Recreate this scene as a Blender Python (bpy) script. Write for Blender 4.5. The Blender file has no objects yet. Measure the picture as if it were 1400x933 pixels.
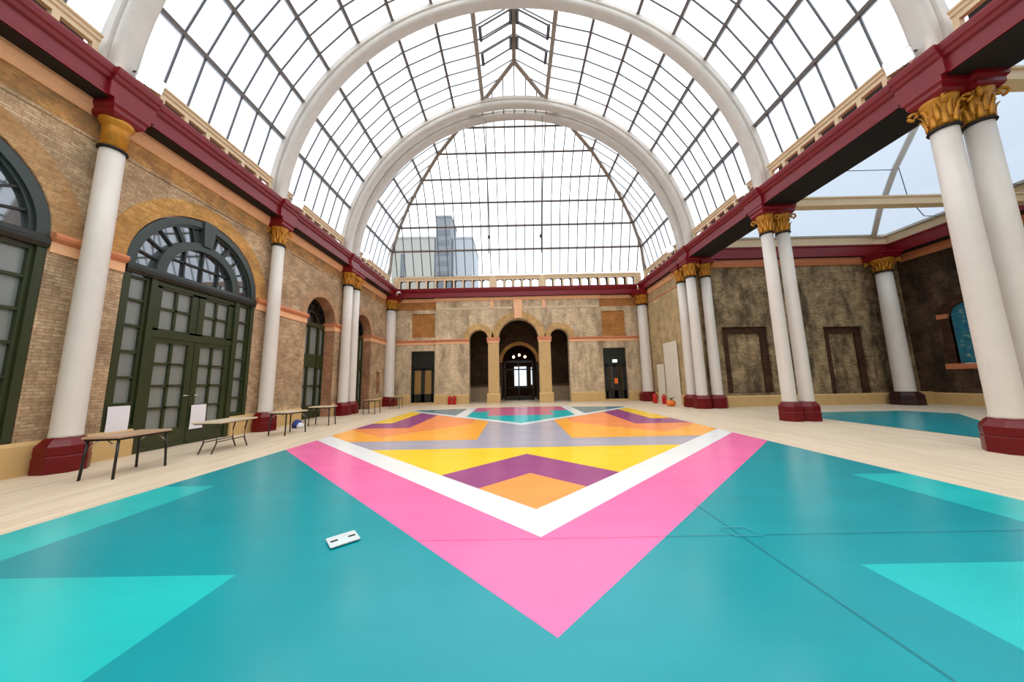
import bpy, math, random
from mathutils import Vector, Matrix
from mathutils.geometry import tessellate_polygon
random.seed(7)
PI = math.pi
COL = bpy.context.scene.collection

# ------------------------------------------------------------------ materials
def new_mat(name):
    m = bpy.data.materials.new(name); m.use_nodes = True
    nt = m.node_tree; b = nt.nodes['Principled BSDF']
    return m, nt, b
def L(c):
    return tuple(((x/255)/12.92 if x/255 <= .04045 else ((x/255+.055)/1.055)**2.4) for x in c)+(1,)
def plain(name, rgb, rough=.5, metal=0, var=.06, scale=3.0, spec=.5, bump=0):
    m, nt, b = new_mat(name)
    N = nt.nodes; K = nt.links
    tc = N.new('ShaderNodeNewGeometry'); nz = N.new('ShaderNodeTexNoise')
    nz.inputs['Scale'].default_value = scale; nz.inputs['Detail'].default_value = 6
    K.new(tc.outputs['Position'], nz.inputs['Vector'])
    mr = N.new('ShaderNodeMapRange'); mr.inputs['To Min'].default_value = 1-var*1.6; mr.inputs['To Max'].default_value = 1+var*1.6
    mr.inputs['From Min'].default_value = .25; mr.inputs['From Max'].default_value = .75
    K.new(nz.outputs['Fac'], mr.inputs['Value'])
    mx = N.new('ShaderNodeMix'); mx.data_type = 'RGBA'; mx.blend_type = 'MULTIPLY'; mx.inputs['Factor'].default_value = 1
    mx.inputs['A'].default_value = L(rgb); K.new(mr.outputs['Result'], mx.inputs['B'])
    K.new(mx.outputs['Result'], b.inputs['Base Color'])
    b.inputs['Roughness'].default_value = rough; b.inputs['Metallic'].default_value = metal
    b.inputs['Specular IOR Level'].default_value = spec
    if bump:
        bp = N.new('ShaderNodeBump'); bp.inputs['Strength'].default_value = bump; bp.inputs['Distance'].default_value = .02
        K.new(nz.outputs['Fac'], bp.inputs['Height']); K.new(bp.outputs['Normal'], b.inputs['Normal'])
    return m
def emit(name, rgb, s):
    m, nt, b = new_mat(name)
    b.inputs['Base Color'].default_value = L(rgb); b.inputs['Emission Color'].default_value = L(rgb); b.inputs['Emission Strength'].default_value = s
    return m
def brick(name, c1, c2, mortar, axis, stain=None, stain_amt=.5, stain_scale=.6, bw=.215, bh=.068, drip=0, rough=.85, patch=.25):
    """axis 'x': wall runs along x (uses x,z); axis 'y': wall runs along y (uses y,z)"""
    m, nt, b = new_mat(name); N = nt.nodes; K = nt.links
    g = N.new('ShaderNodeNewGeometry'); sp = N.new('ShaderNodeSeparateXYZ'); K.new(g.outputs['Position'], sp.inputs[0])
    cb = N.new('ShaderNodeCombineXYZ')
    K.new(sp.outputs['X' if axis == 'x' else 'Y'], cb.inputs[0]); K.new(sp.outputs['Z'], cb.inputs[1])
    bt = N.new('ShaderNodeTexBrick'); K.new(cb.outputs[0], bt.inputs['Vector'])
    bt.inputs['Scale'].default_value = 1; bt.inputs['Brick Width'].default_value = bw; bt.inputs['Row Height'].default_value = bh
    bt.inputs['Mortar Size'].default_value = .008; bt.inputs['Mortar Smooth'].default_value = .3; bt.inputs['Bias'].default_value = 0
    bt.inputs['Color1'].default_value = L(c1); bt.inputs['Color2'].default_value = L(c2); bt.inputs['Mortar'].default_value = L(mortar)
    # per-area tone variation
    n1 = N.new('ShaderNodeTexNoise'); n1.inputs['Scale'].default_value = 1.7; n1.inputs['Detail'].default_value = 8; n1.inputs['Roughness'].default_value = .65
    K.new(g.outputs['Position'], n1.inputs['Vector'])
    mr = N.new('ShaderNodeMapRange'); mr.inputs['From Min'].default_value = .3; mr.inputs['From Max'].default_value = .7
    mr.inputs['To Min'].default_value = 1-patch*1.1; mr.inputs['To Max'].default_value = 1+patch*.95; K.new(n1.outputs['Fac'], mr.inputs['Value'])
    mx = N.new('ShaderNodeMix'); mx.data_type = 'RGBA'; mx.blend_type = 'MULTIPLY'; mx.inputs['Factor'].default_value = 1
    K.new(bt.outputs['Color'], mx.inputs['A']); K.new(mr.outputs['Result'], mx.inputs['B'])
    n0 = N.new('ShaderNodeTexNoise'); n0.inputs['Scale'].default_value = 14; n0.inputs['Detail'].default_value = 6; n0.inputs['Roughness'].default_value = .75
    K.new(g.outputs['Position'], n0.inputs['Vector'])
    mr0 = N.new('ShaderNodeMapRange'); mr0.inputs['From Min'].default_value = .3; mr0.inputs['From Max'].default_value = .7
    mr0.inputs['To Min'].default_value = .7; mr0.inputs['To Max'].default_value = 1.28; K.new(n0.outputs['Fac'], mr0.inputs['Value'])
    mx0 = N.new('ShaderNodeMix'); mx0.data_type = 'RGBA'; mx0.blend_type = 'MULTIPLY'; mx0.inputs['Factor'].default_value = 1
    K.new(mx.outputs['Result'], mx0.inputs['A']); K.new(mr0.outputs['Result'], mx0.inputs['B'])
    out = mx0.outputs['Result']
    if stain:
        mp = N.new('ShaderNodeMapping'); K.new(g.outputs['Position'], mp.inputs['Vector'])
        mp.inputs['Scale'].default_value = (1, 1, .3) if drip else (1, 1, 1)
        n2 = N.new('ShaderNodeTexNoise'); n2.inputs['Scale'].default_value = stain_scale; n2.inputs['Detail'].default_value = 9; n2.inputs['Roughness'].default_value = .7
        K.new(mp.outputs[0], n2.inputs['Vector'])
        m2 = N.new('ShaderNodeMapRange'); m2.inputs['From Min'].default_value = .45; m2.inputs['From Max'].default_value = .68
        m2.inputs['To Max'].default_value = stain_amt; K.new(n2.outputs['Fac'], m2.inputs['Value'])
        m3 = N.new('ShaderNodeMix'); m3.data_type = 'RGBA'; K.new(m2.outputs['Result'], m3.inputs['Factor'])
        K.new(out, m3.inputs['A']); m3.inputs['B'].default_value = L(stain); out = m3.outputs['Result']
    K.new(out, b.inputs['Base Color']); b.inputs['Roughness'].default_value = rough; b.inputs['Specular IOR Level'].default_value = .2
    bp = N.new('ShaderNodeBump'); bp.inputs['Strength'].default_value = .5; bp.inputs['Distance'].default_value = .01
    iv = N.new('ShaderNodeMath'); iv.operation = 'SUBTRACT'; iv.inputs[0].default_value = 1; K.new(bt.outputs['Fac'], iv.inputs[1])
    K.new(iv.outputs[0], bp.inputs['Height']); K.new(bp.outputs['Normal'], b.inputs['Normal'])
    return m
def paint(name, rgb, rough=.24, var=.06):
    """satin floor paint with faint brush-mark wear"""
    m, nt, b = new_mat(name); N = nt.nodes; K = nt.links
    g = N.new('ShaderNodeNewGeometry'); mp = N.new('ShaderNodeMapping'); mp.inputs['Scale'].default_value = (.8, 2.2, 1); mp.inputs['Rotation'].default_value = (0, 0, .5)
    K.new(g.outputs['Position'], mp.inputs['Vector'])
    nz = N.new('ShaderNodeTexNoise'); nz.inputs['Scale'].default_value = .9; nz.inputs['Detail'].default_value = 4; nz.inputs['Roughness'].default_value = .5
    K.new(mp.outputs[0], nz.inputs['Vector'])
    mr = N.new('ShaderNodeMapRange'); mr.inputs['From Min'].default_value = .3; mr.inputs['From Max'].default_value = .7
    mr.inputs['To Min'].default_value = 1-var; mr.inputs['To Max'].default_value = 1+var; K.new(nz.outputs['Fac'], mr.inputs['Value'])
    mx = N.new('ShaderNodeMix'); mx.data_type = 'RGBA'; mx.blend_type = 'MULTIPLY'; mx.inputs['Factor'].default_value = 1
    mx.inputs['A'].default_value = L(rgb); K.new(mr.outputs['Result'], mx.inputs['B']); K.new(mx.outputs['Result'], b.inputs['Base Color'])
    b.inputs['Roughness'].default_value = rough; b.inputs['Specular IOR Level'].default_value = .35
    return m
def wood_floor(name):
    m, nt, b = new_mat(name); N = nt.nodes; K = nt.links
    g = N.new('ShaderNodeNewGeometry'); sp = N.new('ShaderNodeSeparateXYZ'); K.new(g.outputs['Position'], sp.inputs[0])
    cb = N.new('ShaderNodeCombineXYZ'); K.new(sp.outputs['Y'], cb.inputs[0]); K.new(sp.outputs['X'], cb.inputs[1])
    bt = N.new('ShaderNodeTexBrick'); K.new(cb.outputs[0], bt.inputs['Vector']); bt.inputs['Scale'].default_value = 1
    bt.inputs['Brick Width'].default_value = 2.2; bt.inputs['Row Height'].default_value = .14; bt.inputs['Mortar Size'].default_value = .003
    bt.inputs['Color1'].default_value = L((222, 204, 178)); bt.inputs['Color2'].default_value = L((210, 190, 162)); bt.inputs['Mortar'].default_value = L((180, 158, 128))
    mp = N.new('ShaderNodeMapping'); mp.inputs['Scale'].default_value = (9, .6, 1); K.new(g.outputs['Position'], mp.inputs['Vector'])
    nz = N.new('ShaderNodeTexNoise'); nz.inputs['Scale'].default_value = 1.5; nz.inputs['Detail'].default_value = 7; K.new(mp.outputs[0], nz.inputs['Vector'])
    mr = N.new('ShaderNodeMapRange'); mr.inputs['From Min'].default_value = .3; mr.inputs['From Max'].default_value = .7
    mr.inputs['To Min'].default_value = .93; mr.inputs['To Max'].default_value = 1.06; K.new(nz.outputs['Fac'], mr.inputs['Value'])
    mx = N.new('ShaderNodeMix'); mx.data_type = 'RGBA'; mx.blend_type = 'MULTIPLY'; mx.inputs['Factor'].default_value = 1
    K.new(bt.outputs['Color'], mx.inputs['A']); K.new(mr.outputs['Result'], mx.inputs['B']); K.new(mx.outputs['Result'], b.inputs['Base Color'])
    b.inputs['Roughness'].default_value = .42; b.inputs['Specular IOR Level'].default_value = .3
    return m
def roof_glass(name, clear, tint, haze, haze_col=(.9, .93, .97)):
    """thin lightly frosted glazing: mostly clear, part of it scattering"""
    m = bpy.data.materials.new(name); m.use_nodes = True; nt = m.node_tree; N = nt.nodes; K = nt.links; N.clear()
    o = N.new('ShaderNodeOutputMaterial'); t = N.new('ShaderNodeBsdfTransparent'); t.inputs[0].default_value = tuple(tint)+(1,)
    tl = N.new('ShaderNodeBsdfTranslucent'); tl.inputs[0].default_value = tuple(haze_col)+(1,)
    a = N.new('ShaderNodeMixShader'); a.inputs[0].default_value = haze; K.new(t.outputs[0], a.inputs[1]); K.new(tl.outputs[0], a.inputs[2])
    gl = N.new('ShaderNodeBsdfGlossy'); gl.inputs['Roughness'].default_value = .15; gl.inputs[0].default_value = (.8, .8, .8, 1)
    fr = N.new('ShaderNodeFresnel'); fr.inputs[0].default_value = 1.06
    c = N.new('ShaderNodeMixShader'); K.new(fr.outputs[0], c.inputs[0]); K.new(a.outputs[0], c.inputs[1]); K.new(gl.outputs[0], c.inputs[2])
    K.new(c.outputs[0], o.inputs[0]); return m
def pane_glass(name, base, rough, refl):
    """door pane backed by a blind or a dark room: dull body colour plus a mirror-like skin"""
    m = bpy.data.materials.new(name); m.use_nodes = True; nt = m.node_tree; N = nt.nodes; K = nt.links; N.clear()
    o = N.new('ShaderNodeOutputMaterial'); d = N.new('ShaderNodeBsdfDiffuse'); d.inputs[0].default_value = L(base)
    gl = N.new('ShaderNodeBsdfGlossy'); gl.inputs['Roughness'].default_value = rough; gl.inputs[0].default_value = (.85, .88, .92, 1)
    c = N.new('ShaderNodeMixShader'); c.inputs[0].default_value = refl; K.new(d.outputs[0], c.inputs[1]); K.new(gl.outputs[0], c.inputs[2])
    K.new(c.outputs[0], o.inputs[0]); return m
def mural_mat(name):
    m, nt, b = new_mat(name); N = nt.nodes; K = nt.links
    g = N.new('ShaderNodeNewGeometry'); v = N.new('ShaderNodeTexNoise'); v.inputs['Scale'].default_value = 4.5; v.inputs['Detail'].default_value = 5
    K.new(g.outputs['Position'], v.inputs['Vector'])
    cr = N.new('ShaderNodeValToRGB'); K.new(v.outputs['Fac'], cr.inputs['Fac'])
    e = cr.color_ramp.elements; e[0].position = .42; e[0].color = L((36, 108, 130)); e[1].position = .75; e[1].color = L((190, 190, 150))
    k = cr.color_ramp.elements.new(.58); k.color = L((52, 128, 148))
    K.new(cr.outputs['Color'], b.inputs['Base Color']); b.inputs['Roughness'].default_value = .6
    return m

M = dict(
    wood=wood_floor('pale_floorboards'),
    teal=paint('teal_paint', (10, 140, 149)), cyan=paint('turquoise_paint', (28, 176, 175)), pink=paint('pink_paint', (233, 108, 160)),
    white=paint('white_paint', (228, 228, 224), var=.02), yellow=paint('yellow_paint', (248, 200, 48)), purple=paint('purple_paint', (150, 72, 124)),
    orange=paint('orange_paint', (250, 152, 76)), amber=paint('amber_paint', (252, 172, 66)), salmon=paint('salmon_paint', (246, 144, 84)),
    grey=paint('grey_paint', (170, 164, 174)), slate=paint('slate_paint', (92, 132, 142)), rose=paint('rose_paint', (196, 104, 134)),
    seam=plain('floor_seam', (10, 100, 110), .5), seampink=plain('floor_seam_pink', (212, 92, 150), .5), pale=plain('pale_tape', (44, 150, 156), .6),
    brickL=brick('brick_left', (206, 178, 142), (182, 148, 114), (162, 136, 108), 'y', (118, 92, 70), .5, .9, patch=.32),
    brickB=brick('brick_back', (224, 202, 168), (206, 180, 144), (206, 186, 154), 'x', (118, 96, 72), .75, 1.1, drip=1),
    brickR=brick('brick_right', (196, 170, 124), (180, 154, 110), (200, 180, 142), 'y', (128, 104, 76), .5, .8, drip=1),
    brickA=brick('brick_aisle', (176, 152, 114), (142, 116, 84), (152, 130, 100), 'x', (40, 31, 25), .95, 1.3, drip=1, patch=.55),
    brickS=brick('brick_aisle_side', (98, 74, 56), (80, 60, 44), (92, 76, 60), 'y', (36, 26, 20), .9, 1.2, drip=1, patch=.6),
    brickO=brick('brick_orange', (208, 158, 88), (188, 132, 70), (186, 148, 98), 'y', (150, 112, 72), .6, 1.5),
    brickT=brick('brick_tan_arch', (196, 158, 110), (176, 134, 92), (170, 138, 100), 'y', (170, 116, 64), .6, 1.2),
    brickT2=brick('brick_arch_tan', (200, 160, 122), (180, 140, 104), (164, 132, 104), 'y', (120, 94, 72), .4, 1.0),
    brickF=brick('brick_frieze', (204, 152, 86), (178, 122, 70), (172, 136, 94), 'y', (120, 100, 78), .9, 1.0),
    brickP=brick('brick_panel', (186, 126, 66), (170, 110, 56), (180, 134, 84), 'x', (140, 90, 50), .3, 1.5),
    brickP2=brick('brick_panel_tan', (204, 166, 108), (190, 150, 96), (206, 172, 122), 'x'),
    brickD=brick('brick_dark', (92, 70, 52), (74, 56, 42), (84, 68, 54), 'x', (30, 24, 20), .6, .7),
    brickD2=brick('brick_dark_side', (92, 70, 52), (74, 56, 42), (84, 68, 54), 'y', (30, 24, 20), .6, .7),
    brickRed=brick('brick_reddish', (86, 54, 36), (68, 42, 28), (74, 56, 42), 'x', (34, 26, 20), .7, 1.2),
    reveal=brick('brick_reveal', (190, 136, 102), (172, 120, 88), (168, 132, 104), 'x', (104, 78, 60), .6, 1.3),
    plinth=plain('plinth_ochre', (206, 170, 112), .6, var=.05), peach=plain('peach_moulding', (240, 182, 136), .55, var=.04),
    peach2=plain('terracotta_moulding', (206, 128, 86), .55, var=.06), cream=plain('cream_paint', (224, 198, 158), .5, var=.03),  # cream is warmed in its colour for the floodlight glow on the parapets
    colwhite=plain('column_white', (222, 213, 202), .45, var=.02), rib=plain('rib_offwhite', (208, 200, 190), .45, var=.03),
    oxblood=plain('oxblood_paint', (104, 3, 10), .34, var=.05, spec=.35), beamred=plain('beam_red', (122, 12, 22), .36, var=.06, spec=.45), oxshade=plain('oxblood_shaded', (44, 8, 8), .5),
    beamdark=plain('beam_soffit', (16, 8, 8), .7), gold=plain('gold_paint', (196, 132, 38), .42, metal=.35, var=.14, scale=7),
    purlin=plain('purlin_greybrown', (104, 96, 90), .5, var=.04), bar=plain('glazing_bar_grey', (92, 94, 98), .5, var=.03), tan=plain('rafter_tan', (150, 138, 126), .5), steel=plain('dark_steel', (70, 64, 60), .5),
    dgreen=plain('door_green', (46, 54, 24), .4, var=.05), dgrey=plain('fanlight_greygreen', (50, 60, 56), .4, var=.05), dblack=plain('black_green', (22, 26, 20), .4),
    dark=plain('dark_void', (30, 25, 22), .8), black=plain('black_metal', (24, 20, 18), .4), brownmetal=plain('brown_metal', (84, 68, 58), .4),
    tabletop=plain('table_top_tan', (186, 152, 122), .4, var=.05), tabletop2=plain('table_top_pale', (214, 196, 168), .4, var=.03),
    paper=plain('paper_white', (236, 230, 234), .7, var=.01), red=plain('extinguisher_red', (190, 16, 24), .3), chrome=plain('chrome', (200, 196, 188), .25, metal=.9),
    blue=plain('blue_cloth', (44, 56, 120), .7), bagwhite=plain('white_cloth', (222, 220, 228), .7), orangepot=plain('orange_pot', (234, 120, 34), .5),
    leaf=plain('leaf_green', (150, 176, 104), .6), panelwhite=plain('white_board', (232, 222, 204), .6, var=.02), brown=plain('brown_timber', (92, 60, 40), .6, var=.15),
    stringtan=plain('string_tan', (206, 184, 150), .8, var=.12), stone=plain('pale_stone', (176, 152, 122), .7, var=.12), plate=plain('steel_plate', (196, 206, 206), .4),
    bldg=plain('tower_grey', (84, 92, 98), .6), bldg2=plain('beige_cladding', (140, 138, 126), .6), bldg3=plain('pale_grey_cladding', (136, 142, 146), .6), bwin=plain('far_window', (52, 60, 66), .3),
    frost=pane_glass('frosted_pane', (126, 130, 124), .35, .13), mirror=pane_glass('fanlight_pane', (66, 70, 74), .03, .24), darkglass=pane_glass('dark_pane', (30, 26, 20), .05, .12),
    ambglass=pane_glass('amber_pane', (150, 116, 66), .08, .1),
    roofglass=roof_glass('roof_glazing', .8, (.93, .95, .97), .5), endglass=roof_glass('end_glazing', .8, (.93, .95, .97), .1), aisleglass=roof_glass('aisle_glazing', .8, (.34, .385, .43), .10, (.5, .55, .6)),
    lamp=emit('lamp_led', (255, 246, 226), 30), lampwarm=emit('lamp_warm', (255, 214, 160), 9), daylight=emit('day_window', (214, 226, 232), 1.1),
    sign=emit('exit_sign', (210, 240, 230), 1.6), mural=mural_mat('mural_teal'),
)

# ------------------------------------------------------------------ mesh builder
class MB:
    def __init__(s): s.v = []; s.f = []; s.mi = []; s.sm = []
    def add(s, vs, fs, mi=0, smooth=False):
        o = len(s.v); s.v += [tuple(v) for v in vs]
        for f in fs: s.f.append(tuple(o+i for i in f)); s.mi.append(mi); s.sm.append(smooth)
    def box(s, x0, x1, y0, y1, z0, z1, mi=0, bev=0):
        if bev:
            b = bev; P = [(x0+b, y0), (x1-b, y0), (x1, y0+b), (x1, y1-b), (x1-b, y1), (x0+b, y1), (x0, y1-b), (x0, y0+b)]
            s.prismz(P, z0, z1, mi); return
        V = [(x, y, z) for z in (z0, z1) for y in (y0, y1) for x in (x0, x1)]
        s.add(V, [(0, 2, 3, 1), (4, 5, 7, 6), (0, 1, 5, 4), (2, 6, 7, 3), (0, 4, 6, 2), (1, 3, 7, 5)], mi)
    def prismz(s, P, z0, z1, mi=0):
        n = len(P); V = [(x, y, z0) for x, y in P]+[(x, y, z1) for x, y in P]
        F = [tuple(range(n))[::-1], tuple(range(n, 2*n))]+[(i, (i+1) % n, n+(i+1) % n, n+i) for i in range(n)]
        s.add(V, F, mi)
    def extrude(s, P, fn, d0, d1, mi=0, caps=True):
        """2D profile P swept straight: fn(a, b, d) -> xyz"""
        n = len(P); V = [fn(a, b, d0) for a, b in P]+[fn(a, b, d1) for a, b in P]
        F = [(i, (i+1) % n, n+(i+1) % n, n+i) for i in range(n)]
        if caps: F += [tuple(range(n))[::-1], tuple(range(n, 2*n))]
        s.add(V, F, mi)
    def plate(s, outer, holes, fn, d0, d1, mi=0, mi_side=None):
        """flat wall with holes: 2D loops, thickness d0..d1"""
        loops = [outer]+holes; allp = [p for l in loops for p in l]; n = len(allp)
        tris = tessellate_polygon([[Vector((p[0], p[1], 0)) for p in l] for l in loops])
        V = [fn(a, b, d0) for a, b in allp]+[fn(a, b, d1) for a, b in allp]
        F = [tuple(t) for t in tris]+[tuple(n+i for i in t)[::-1] for t in tris]
        s.add(V, F, mi)
        o = 0
        for l in loops:
            k = len(l); W = [fn(a, b, d0) for a, b in l]+[fn(a, b, d1) for a, b in l]
            s.add(W, [(i, (i+1) % k, k+(i+1) % k, k+i) for i in range(k)], mi if mi_side is None or l is outer else mi_side)
    def rings(s, R, mi=0, smooth=True, cap0=True, cap1=True, closed=False):
        n = len(R[0]); V = [p for r in R for p in r]; F = []
        m = len(R)
        for k in range(m if closed else m-1):
            a = k*n; b = ((k+1) % m)*n
            F += [(a+i, a+(i+1) % n, b+(i+1) % n, b+i) for i in range(n)]
        o = len(s.v); s.add(V, F, mi, smooth)
        if not closed:
            if cap0: s.f.append(tuple(o+i for i in range(n))[::-1]); s.mi.append(mi); s.sm.append(False)
            if cap1: s.f.append(tuple(o+(m-1)*n+i for i in range(n))); s.mi.append(mi); s.sm.append(False)
    def lathe(s, prof, c, n=24, mi=0, smooth=True, rot=0, rfn=None):
        R = []
        for r, z in prof:
            R.append([(c[0]+r*(rfn(i, n, z) if rfn else 1)*math.cos(2*PI*i/n+rot), c[1]+r*(rfn(i, n, z) if rfn else 1)*math.sin(2*PI*i/n+rot), c[2]+z) for i in range(n)])
        s.rings(R, mi, smooth)
    def tube(s, path, r, n=8, mi=0, smooth=True):
        path = [Vector(p) for p in path]; R = []; m = len(path)
        rr = r if isinstance(r, (list, tuple)) else [r]*m
        for k, p in enumerate(path):
            t = (path[min(k+1, m-1)]-path[max(k-1, 0)]).normalized()
            u = t.cross(Vector((0, 0, 1))); u = u.normalized() if u.length > 1e-4 else Vector((1, 0, 0))
            w = u.cross(t).normalized()
            R.append([p+u*rr[k]*math.cos(2*PI*i/n)+w*rr[k]*math.sin(2*PI*i/n) for i in range(n)])
        s.rings(R, mi, smooth)
    def strip(s, path, nrm, w, h, mi=0):
        """rectangular bar along path; nrm = list of unit normals (h direction), w across"""
        R = []; m = len(path); path = [Vector(p) for p in path]
        for k, p in enumerate(path):
            t = (path[min(k+1, m-1)]-path[max(k-1, 0)]).normalized(); nn = Vector(nrm[k]).normalized(); b = t.cross(nn).normalized()
            R.append([p+b*w/2+nn*h/2, p-b*w/2+nn*h/2, p-b*w/2-nn*h/2, p+b*w/2-nn*h/2])
        s.rings(R, mi, False)
    def ring2d(s, c, r0, r1, a0, a1, n, fn, d0, d1, mi=0):
        R = []
        for k in range(n+1):
            a = a0+(a1-a0)*k/n; ca, sa = math.cos(a), math.sin(a)
            R.append([fn(c[0]+r*ca, c[1]+r*sa, d) for r, d in ((r0, d0), (r1, d0), (r1, d1), (r0, d1))])
        s.rings(R, mi, False)
    def build(s, name, mats, parent=None, smooth=None):
        me = bpy.data.meshes.new(name)
        off = Vector((0, 0, 0)); p = parent
        while p: off = off+p.location; p = p.parent
        me.from_pydata([tuple(Vector(v)-off) for v in s.v], [], s.f)
        if not isinstance(mats, (list, tuple)): mats = [mats]
        for m in mats: me.materials.append(m)
        me.polygons.foreach_set('material_index', s.mi); me.polygons.foreach_set('use_smooth', s.sm)
        import bmesh
        bm = bmesh.new(); bm.from_mesh(me); bmesh.ops.recalc_face_normals(bm, faces=bm.faces); bm.to_mesh(me); bm.free()
        me.update()
        o = bpy.data.objects.new(name, me); COL.objects.link(o)
        if parent: o.parent = parent
        return o
def tag(o, label=None, cat=None, group=None, kind=None):
    if label: o['label'] = label
    if cat: o['category'] = cat
    if group: o['group'] = group
    if kind: o['kind'] = kind
    return o
def thing(name, loc, label, cat, group=None):
    o = bpy.data.objects.new(name, None); COL.objects.link(o); o.location = loc; o.empty_display_size = .2
    return tag(o, label, cat, group)
def setting(name, loc=(0, 0, 0)):
    o = bpy.data.objects.new(name, None); COL.objects.link(o); o.location = loc; o['kind'] = 'structure'; return o
def struct(o): o['kind'] = 'structure'; return o
def copy_tree(o, parent=None):
    c = o.copy(); COL.objects.link(c)
    if parent: c.parent = parent
    for ch in list(o.children): copy_tree(ch, c)
    return c
def arc(cx, cz, r, a0, a1, n): return [(cx+r*math.cos(a0+(a1-a0)*k/n), cz+r*math.sin(a0+(a1-a0)*k/n)) for k in range(n+1)]
def arch_loop(c, hw, sp, z0, n=24): return [(c-hw, z0), (c+hw, z0)]+arc(c, sp, hw, 0, PI, n)
fX = lambda a, b, d: (a, d, b)      # wall running along x, depth along y
fY = lambda a, b, d: (d, a, b)      # wall running along y, depth along x

# ------------------------------------------------------------------ key dimensions (metres; camera stands at y = 0)
XL, XR = -9.62, 9.5                  # faces of the side walls
YB = 22.9                            # back wall
BAYS = (6.25, 11.18, 16.2)           # column rows
ZS = 8.36; RV = 9.85                 # vault springing and radius
TH = [7.6, 17.87, 28.09, 38.23, 48.21, 58.33, 68.86, 79.0]
PX = [RV*math.cos(math.radians(t)) for t in TH]+[0.0]
PZ = [ZS+RV*math.sin(math.radians(t)) for t in TH]+[19.23]
YH = [22.45, 21.87, 21.38, 20.70, 19.83, 18.68, 17.47, 16.1, 14.84]
Y0 = -5.0

# ------------------------------------------------------------------ floor with its painted pattern
def build_floor():
    b = MB(); keys = ['wood', 'teal', 'cyan', 'pink', 'white', 'yellow', 'purple', 'orange', 'amber', 'salmon', 'grey', 'slate', 'rose', 'seam', 'seampink']
    ix = {k: i for i, k in enumerate(keys)}
    b.box(-10.6, 21.5, -6, 32, -.2, 0, 0)
    ax = -.1; H = 5.95
    lay = [0]
    def poly(k, P, mirror=False):
        lay[0] += 1; z = .0004*lay[0]
        for sgn in ((1, -1) if mirror else (1,)):
            V = [(ax+sgn*x, y, z) for x, y in P]; b.add(V, [tuple(range(len(P)))], ix[k])
    V1 = lambda x, t: t+.962*abs(x)
    poly('teal', [(-H, -5.8), (H, -5.8), (H, V1(H, 2.11)), (0, 2.11), (-H, V1(H, 2.11))])
    # stepped turquoise blocks
    poly('cyan', [(2.62, -5.8), (H, -5.8), (H, 5.15), (5.08, 5.15), (5.08, 2.8), (2.62, 2.8)], True)
    poly('pink', [(0, 2.11), (H, V1(H, 2.11)), (H, V1(H, 3.34)), (0, 3.34)], True)
    poly('white', [(0, 3.34), (H, V1(H, 3.34)), (H, V1(H, 4.02)), (0, 4.02)], True)
    poly('grey', [(0, 4.02), (H, V1(H, 4.02)), (H, 17.3), (0, 11.3)], True)
    # lower diamond: orange, purple, yellow
    xo = (7.58-4.02)/.962
    poly('yellow', [(0, 4.02), (xo, 7.58), (0, 7.58)], True)
    xp = (6.93-4.02)/(.962+.95)
    poly('purple', [(0, 4.02), (xp, V1(xp, 4.02)), (0, 6.93)], True)
    xq = (5.52-4.02)/(.962+.9)
    poly('orange', [(0, 4.02), (xq, V1(xq, 4.02)), (0, 5.52)], True)
    # upper side panels
    xa = (8.68-4.02)/.962
    poly('amber', [(1.3, 8.68), (xa, 8.68), (H, V1(H, 4.02)), (H, 17.2), (1.3, 12.55)], True)
    poly('salmon', [(4.2, 9.35), (H, 10.9), (H, 17.2), (1.9, 13.15), (1.9, 11.8)], True)
    poly('purple', [(4.0, 11.15), (H, 11.15), (H, 17.2), (4.0, 15.25)], True)
    poly('yellow', [(5.15, 12.5), (H, 12.5), (H, 17.2), (5.15, 16.4)], True)
    # far chevron
    V2 = lambda x, t: t+1.0*abs(x)
    poly('slate', [(0, 11.3), (H, V2(H, 11.3)), (H, 18.0), (3.0, 18.6), (0, 18.6)], True)
    poly('rose', [(0, 14), (2.6, 14), (2.6, 19.0), (0, 19.0)], True)
    poly('cyan', [(0, 11.5), (2.6, 13.9), (2.6, 16.5), (1.55, 16.5), (1.55, 14.5), (0, 14.5)], True)
    poly('white', [(2.5, 13.9), (3.05, 14.2), (3.05, 19.0), (2.5, 19.0)], True)
    poly('white', [(0, 11.3), (H, V2(H, 11.3)), (H, V2(H, 11.75)), (0, 11.8)], True)
    ax = 0
    # teal patch on the aisle floor
    poly('teal', [(10.78, 2), (12.2, 5), (14.2, 9.85), (16.55, 12.1), (15.95, 13.35), (12.45, 13.4), (10.78, 11.6)])
    # joints between the boards and a faint hatch outline
    poly('seam', [(1.14, 3.30), (5.85, 3.30), (5.85, 3.306), (1.14, 3.306)]); poly('seampink', [(-1.33, 3.30), (1.13, 3.30), (1.13, 3.306), (-1.33, 3.306)])
    poly('seam', [(1.885, -5.8), (1.892, -5.8), (1.892, 4.1), (1.885, 4.1)])
    return struct(b.build('floor', [M[k] for k in keys]))
build_floor()

def hatch():
    b = MB(); P = [(1.78, 3.46), (2.03, 3.46), (2.1, 3.27), (1.82, 3.27)]; c = (1.93, 3.365)
    Q = [(c[0]+(x-c[0])*.94, c[1]+(y-c[1])*.9) for x, y in P]
    b.plate(P, [Q], lambda a, q, d: (a, q, d), .014, .0155)
    o = b.build('floor_hatch', M['pale']); tag(o, 'faint pale outline of a floor hatch in the teal paint right of the pink point', 'hatch')
hatch()
t = thing('floor_socket', (-2.11, 3.335, .014), 'small pale steel socket plate set in the teal floor left of the pink point', 'floor socket')
t.rotation_euler.z = .72
b = MB(); b.box(-.135, .135, -.118, .118, 0, .01, bev=.012); b.build('cover_plate', M['plate'], None).parent = t
for sx in (-.085, .085):
    b = MB(); b.box(sx*.95-.032, sx*.95+.032, -.014, .014, .01, .014); b.build('finger_slot', M['black'], None).parent = t

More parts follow.
